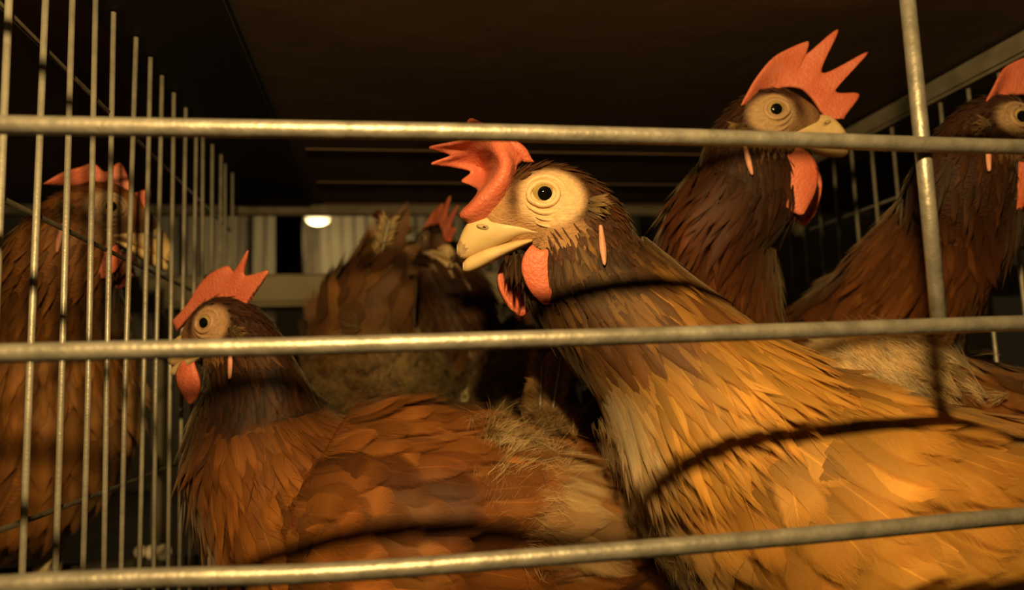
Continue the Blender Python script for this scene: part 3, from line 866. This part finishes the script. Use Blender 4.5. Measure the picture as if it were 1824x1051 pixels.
for x in (-.5, -.2, .1, .4, .7):
    bbox('bracket', (x, x+.008, .71, .747, 0, ZC+.074), MAT['trough'], tr, bev=.001)
wp = empty('water_pipe', (0, .74, ZC+.17)); tag(wp, 'dark water pipe with a red drinker nipple under the ceiling', 'water pipe')
wire('pipe', [(-.7, .77, ZC+.175), (.9, .77, ZC+.175)], .006, wp, MAT['wood'], 12)
for x in (-.005, .19, .4):
    V1 = join([tube([(x, .77, ZC+.174), (x, .77, ZC+.168)], .0065, 12), tube([(x, .77, ZC+.169), (x, .77, ZC+.160)], .003, 10)])
    link('nipple', mesh('nipple', *V1), MAT['redplastic'], wp)

# the aisle beyond
aw = bbox('wall_back', (-1.4, 1.6, 1.80, 1.84, 0, 1.0), MAT['wood'], bev=0); tag(aw, 'wall of cages across the aisle', 'wall', kind='structure')
for x0, x1 in ((-.62, -.47), (-.44, -.33), (-.30, -.205), (-.145, .0), (.05, .19), (.22, .40), (.46, .62)):
    bbox('panel', (x0, x1, 1.785, 1.80, ZC+.17, ZC+.45), MAT['aisle'], aw, bev=.003)
for k in range(46):
    x = -.62+k*.0275
    wire('grille_wire', [(x, 1.775, ZC+.12), (x, 1.775, ZC+.45)], .0022, aw, MAT['wire'], 6)
bbox('ledge', (-1.3, 1.5, 1.70, 1.78, ZC+.20, ZC+.225), MAT['aisle'], aw, bev=.003)
tag(bbox('trim_3', (-.165, -.125, 1.2, 1.24, 0, .9), MAT['black'], bev=.002), 'dark upright post in the aisle behind the cage', 'post', kind='structure')
al = empty('aisle_lamp', tuple(at(566, 389, 1.5))); tag(al, 'small glowing aisle lamp seen under the far edge of the ceiling', 'lamp')
c = at(566, 389, 1.5)
v = []; f = []
for i in range(9):
    a = math.pi*i/8
    for j in range(14):
        b_ = 2*math.pi*j/14
        v.append(c+np.array([.024*math.sin(a)*math.cos(b_), .024*math.sin(a)*math.sin(b_), .013*math.cos(a)]))
for i in range(8):
    for j in range(14): f.append((i*14+j, i*14+(j+1) % 14, (i+1)*14+(j+1) % 14, (i+1)*14+j))
link('lamp_glass', mesh('lamp_glass', v, f), MAT['bulb'], al)
wire('lamp_cord', [c+np.array([0, 0, .016]), c+np.array([0, 0, .5])], .003, al, MAT['black'])
ld = bpy.data.lights.new('aisle_bulb', 'POINT'); ld.energy = 2.4; ld.color = (1.0, .68, .28); ld.shadow_soft_size = .03
lb = bpy.data.objects.new('aisle_bulb', ld); C.objects.link(lb); lb.parent = al; lb.location = (0, -.0, -.045)

# perch in the neighbouring cage, with pale lumps on it
PY = .60
pr = empty('perch', (-.35, PY, 0)); tag(pr, 'dark perch rod low in the neighbouring cage at lower left', 'perch')
pz = at(270, 990, 1.0)-CP; pz = ZC+pz[2]/pz[1]*PY
wire('rod', [(-.62, PY, pz-.006), (-.135, PY, pz-.006)], .005, pr, MAT['wire_dark'], 12)
for x in (-.6, -.40):
    wire('rod_support', [(x, PY, 0), (x, PY, pz-.006)], .003, pr, MAT['wire_dark'], 8)
lc = empty('litter_clump', (-.153, PY, 0)); tag(lc, 'small row of three pale lumps on the perch at lower left', 'litter')
for px_, s_ in ((250, .9), (270, 1), (292, 1.1)):
    d0 = at(px_, 984, 1.0)-CP; c = CP+d0*(PY/d0[1])
    v = []; f = []
    for i in range(7):
        a = math.pi*i/6
        for j in range(10):
            b_ = 2*math.pi*j/10; rr = .0050*s_*(1+.15*math.sin(3*b_+px_))
            v.append(c+np.array([rr*math.sin(a)*math.cos(b_), rr*1.4*math.sin(a)*math.sin(b_), .0056*s_*math.cos(a)]))
    for i in range(6):
        for j in range(10): f.append((i*10+j, i*10+(j+1) % 10, (i+1)*10+(j+1) % 10, (i+1)*10+j))
    link('lump', mesh('lump', v, f), MAT['lump'], lc)

# ================================================================== hens
GOLD = dict(skr=1.0, body=(.64, .335, .07), body2=(.42, .185, .036), neck=(.20, .08, .024), head=(.075, .032, .014), belly=(.62, .42, .2), bare=(.62, .45, .28))
BROWN = dict(vlo=.5, vhi=.95, body=(.33, .12, .026), body2=(.13, .040, .011), neck=(.085, .026, .010), head=(.045, .017, .009), belly=(.28, .11, .03))

main_comb = [
    [(826, 390, 2), (820, 387, 4), (819, 384, 3), (817, 381, 2)],
    [(850, 392, 3), (840, 374, 7), (838, 369, 2), (836, 366, -2)],
    [(880, 382, 3), (862, 350, 9), (858, 345, -6), (852, 342, -14)],
    [(899, 361, 3), (880, 329, 10), (868, 326, -18), (838, 330, -22)],
    [(907, 337, 3), (892, 310, 10), (868, 310, -26), (822, 322, -25)],
    [(910, 315, 3), (896, 297, 9), (864, 297, -28), (838, 306, -27)],
    [(914, 304, 3), (895, 285, 8), (858, 288, -27), (806, 298, -25)],
    [(917, 296, 2), (890, 274, 7), (852, 278, -25), (768, 292, -21)],
    [(921, 291, 2), (886, 266, 6), (848, 268, -22), (802, 277, -20)],
    [(926, 288, 2), (885, 258, 5), (846, 258, -18), (764, 263, -17)],
    [(930, 287, 1), (890, 251, 4), (855, 246, -12), (818, 250, -13)],
    [(936, 287, 1), (900, 250, 3), (872, 238, -5), (838, 211, -6)],
    [(943, 288, 1), (922, 260, 3), (905, 252, 0), (886, 247, 0)],
    [(952, 291, 0), (944, 280, 1), (938, 274, 1), (932, 268, 1)],
]
WHITE = (.72, .56, .34); WHITE2 = (.60, .40, .18)
make_hen('golden brown hen with drooping red comb close behind the bars, beak to the left',
         [(2080, 800, .395, 10, 12), (2010, 870, .385, 36, 38), (1880, 945, .370, 46, 50), (1660, 925, .352, 50, 60), (1485, 895, .343, 54, 64), (1350, 820, .338, 50, 58), (1245, 715, .336, 37, 43), (1160, 610, .336, 28, 30)],
         (970, 345), .318, -1, yaw=4, pal=GOLD, comb_rows=main_comb, detail=1.15, ns=220, nt=80, scale=1.035,
         wings=[(1.2, 6.1, math.pi*.47, .95, 9, 1)],
         patch=[(1110, 735, .32, 12, (.74, .58, .38), 2.2), (1130, 820, .32, 13, (.74, .58, .38), 2.2), (1160, 900, .32, 13, (.66, .50, .30), 1.8), (1180, 990, .32, 14, (.66, .48, .26), 1.6), (1745, 800, .31, 6, (.85, .7, .45), 1.2)],
         fluff=[(1118, 790, .31, 9, 220, 8, (.74, .58, .38), (.6, .42, .22), (0, -.7, 0)), (1145, 900, .31, 11, 260, 9, (.74, .58, .38), (.6, .42, .22), (0, -.7, 0)), (1190, 1030, .29, 14, 400, 12, (.72, .55, .32), (.55, .36, .15), (.2, -.4, 0))])

HEN2_COMB = [(1503, 212, 1506, 206, 0), (1478, 212, 1530, 168, 0), (1462, 200, 1488, 160, 0), (1452, 185, 1546, 93, 0), (1442, 172, 1464, 130, 0), (1428, 160, 1493, 53, 0), (1412, 156, 1434, 98, 0),
             (1398, 156, 1440, 74, 1), (1386, 158, 1402, 88, 3), (1375, 162, 1374, 106, 6), (1362, 170, 1348, 138, 9), (1352, 180, 1332, 165, 11), (1345, 188, 1320, 188, 12)]
make_hen('dark-necked tall hen with upright pointed comb, head above the top bar, beak to the right',
         [(1100, 800, .70, 10, 12), (1120, 780, .66, 40, 44), (1170, 760, .60, 56, 62), (1220, 720, .53, 56, 60), (1255, 620, .46, 42, 42), (1272, 510, .43, 30, 30), (1285, 400, .405, 24, 24)],
         (1382, 195), .385, 1, yaw=3, pitch=-16, pal=dict(BROWN, neck=(.085, .025, .010), body=(.20, .066, .018), skr=.9, skin=(.40, .26, .15)), wattle=1.42, detail=.95, comb_px=HEN2_COMB)

make_hen('small-combed hen behind left bars with lowered head, body across the lower middle',
         [(1165, 880, .43, 12, 14), (1080, 915, .425, 44, 48), (950, 930, .412, 50, 58), (800, 920, .395, 55, 62), (655, 918, .38, 57, 64), (552, 895, .378, 50, 56), (492, 830, .38, 36, 38), (464, 760, .384, 30, 32)],
         (365, 575), .375, -1, yaw=-18, pitch=0, headscale=.9, pal=dict(BROWN, ks=1.0, neck=(.085, .026, .010), skr=.95, skin=(.44, .26, .15)), detail=1.05, wattle=.95, wat=(5, 6), ns=190, nt=72,
         comb_px=[(316, 590, 306, 572, 0), (328, 575, 322, 556, 0), (342, 560, 338, 536, 0), (356, 552, 352, 512, 0), (372, 546, 374, 488, 0), (386, 544, 404, 474, 0), (400, 543, 418, 482, 0), (411, 543, 442, 446, 0), (421, 544, 436, 490, 0), (430, 546, 478, 483, 0), (440, 549, 446, 528, 0)],
         wings=[(1.0, 5.05, math.pi*.45, .78, 15, 1)],
         patch=[(905, 850, .35, 14, (.68, .50, .26), 1.8), (680, 970, .32, 7, (.7, .5, .28), .9), (690, 920, .32, 5, (.75, .55, .32), 1), (895, 925, .35, 12, (.82, .64, .36), 2.2)],
         fluff=[(915, 835, .36, 12, 1300, 14, WHITE, (.5, .3, .11), (-.25, .1, .2)), (895, 915, .355, 13, 2000, 14, (.8, .64, .4), (.6, .4, .17), (-.3, .2, .3)), (965, 770, .395, 9, 600, 16, (.6, .44, .24), (.45, .27, .1), (.1, .8, 0))],
         tail=[((960, 790, .405), (965, 640, .42), 13, (.55, .38, .18)), ((945, 790, .41), (955, 670, .42), 15, (.36, .2, .08)), ((975, 790, .40), (1000, 630, .415), 12, (.46, .3, .15)), ((930, 785, .41), (870, 770, .41), 14, (.5, .34, .16))])

make_hen('hen in the neighbouring cage behind the left wire partition, beak to the right',
         [(-330, 830, .56, 10, 12), (-260, 850, .545, 44, 48), (-110, 850, .515, 58, 62), (20, 800, .48, 61, 65), (85, 715, .465, 52, 52), (80, 620, .455, 42, 42), (88, 545, .445, 34, 34)],
         (198, 368), .42, 1, yaw=-30, pitch=6, pal=dict(GOLD, skr=.8, body=(.42, .18, .045), body2=(.32, .13, .034), neck=(.30, .12, .03), head=(.20, .08, .024), skin=(.32, .21, .13)), detail=.8, wattle=.8,
         comb_px=[(240, 385, 244, 392, 4), (237, 372, 258, 384, 6), (233, 362, 268, 338, 4), (226, 350, 240, 345, 2), (218, 342, 230, 322, 1), (206, 335, 214, 290, 0), (192, 330, 188, 306, 0), (176, 326, 166, 291, 2), (158, 324, 142, 298, 4), (135, 326, 112, 307, 6), (112, 330, 76, 328, 9)])

make_hen('dim brown hen at the right edge of the photo, stretching its neck to the right',
         [(1330, 650, .56, 10, 12), (1400, 680, .54, 36, 40), (1480, 660, .51, 45, 50), (1570, 580, .475, 42, 44), (1650, 470, .435, 30, 30), (1705, 385, .41, 25, 25)],
         (1818, 208), .385, 1, yaw=-4, pal=dict(BROWN, body=(.20, .068, .017), body2=(.14, .045, .012), skin=(.34, .22, .13)), detail=.8, wattle=1.1)

make_hen('hen with white fluffy rump behind the back of the nearest hen at right',
         [(1470, 672, .405, 10, 12), (1535, 700, .405, 26, 28), (1650, 755, .418, 38, 44), (1830, 795, .44, 44, 50), (1990, 790, .455, 44, 46), (2080, 690, .455, 32, 32), (2110, 600, .45, 27, 27)],
         (2200, 400), .43, 1, yaw=0, pal=dict(BROWN, body=(.36, .15, .04), body2=(.24, .09, .026)), detail=.8,
         patch=[(1580, 660, .42, 28, (.9, .76, .5), 2.4)],
         fluff=[(1570, 650, .425, 24, 3600, 17, (.95, .82, .58), (.8, .6, .32), (-.35, .35, .1))])

make_hen('hen seen from behind with upright frayed tail, behind the lowered-head hen',
         [(690, 430, .535, 8, 9), (668, 510, .54, 20, 28), (650, 600, .55, 34, 40), (670, 690, .57, 48, 50), (690, 730, .60, 50, 52), (690, 690, .63, 40, 40), (690, 640, .64, 30, 30)],
         (690, 540), .66, -1, yaw=-80, headscale=.9, pal=dict(BROWN, body=(.17, .075, .026), body2=(.11, .045, .016)), detail=.75, legs=True,
         patch=[(730, 720, .52, 32, (.42, .30, .15), .8)],
         fluff=[(760, 690, .53, 22, 1200, 12, (.45, .34, .18), (.3, .2, .08), (0, -.3, 0)), (600, 680, .53, 16, 700, 12, (.42, .3, .15), (.28, .16, .06), (0, -.4, 0))],
         tail=[((655, 560, .525), (694, 388, .52), 12, (.62, .48, .26)), ((640, 560, .53), (655, 430, .53), 26, (.08, .035, .016)), ((680, 560, .53), (715, 420, .53), 26, (.09, .04, .018)), ((610, 580, .535), (600, 470, .53), 24, (.12, .055, .022)),
               ((590, 600, .535), (545, 520, .53), 22, (.15, .07, .026)), ((700, 580, .535), (722, 470, .535), 22, (.12, .055, .022))])

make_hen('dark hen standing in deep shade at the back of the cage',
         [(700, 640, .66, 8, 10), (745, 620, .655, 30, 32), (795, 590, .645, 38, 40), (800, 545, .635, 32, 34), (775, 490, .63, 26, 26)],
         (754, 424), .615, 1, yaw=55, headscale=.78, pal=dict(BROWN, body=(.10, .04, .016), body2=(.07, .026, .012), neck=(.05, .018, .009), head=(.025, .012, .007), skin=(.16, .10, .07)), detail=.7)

make_hen('pale-bellied hen seen from behind between the frayed tail hen and the nearest hen',
         [(985, 610, .545, 8, 10), (955, 655, .55, 24, 26), (930, 710, .56, 32, 34), (930, 760, .585, 40, 44), (940, 740, .61, 38, 40), (950, 690, .625, 30, 30), (950, 650, .63, 26, 26)],
         (945, 590), .64, 1, yaw=-70, headscale=.9, pal=dict(BROWN, body=(.34, .22, .10), body2=(.24, .14, .06)), detail=.7,
         patch=[(905, 700, .52, 30, (.55, .42, .22), 1.0)],
         fluff=[(900, 690, .52, 26, 1600, 12, (.58, .45, .26), (.38, .25, .11), (0, -.3, .1))])
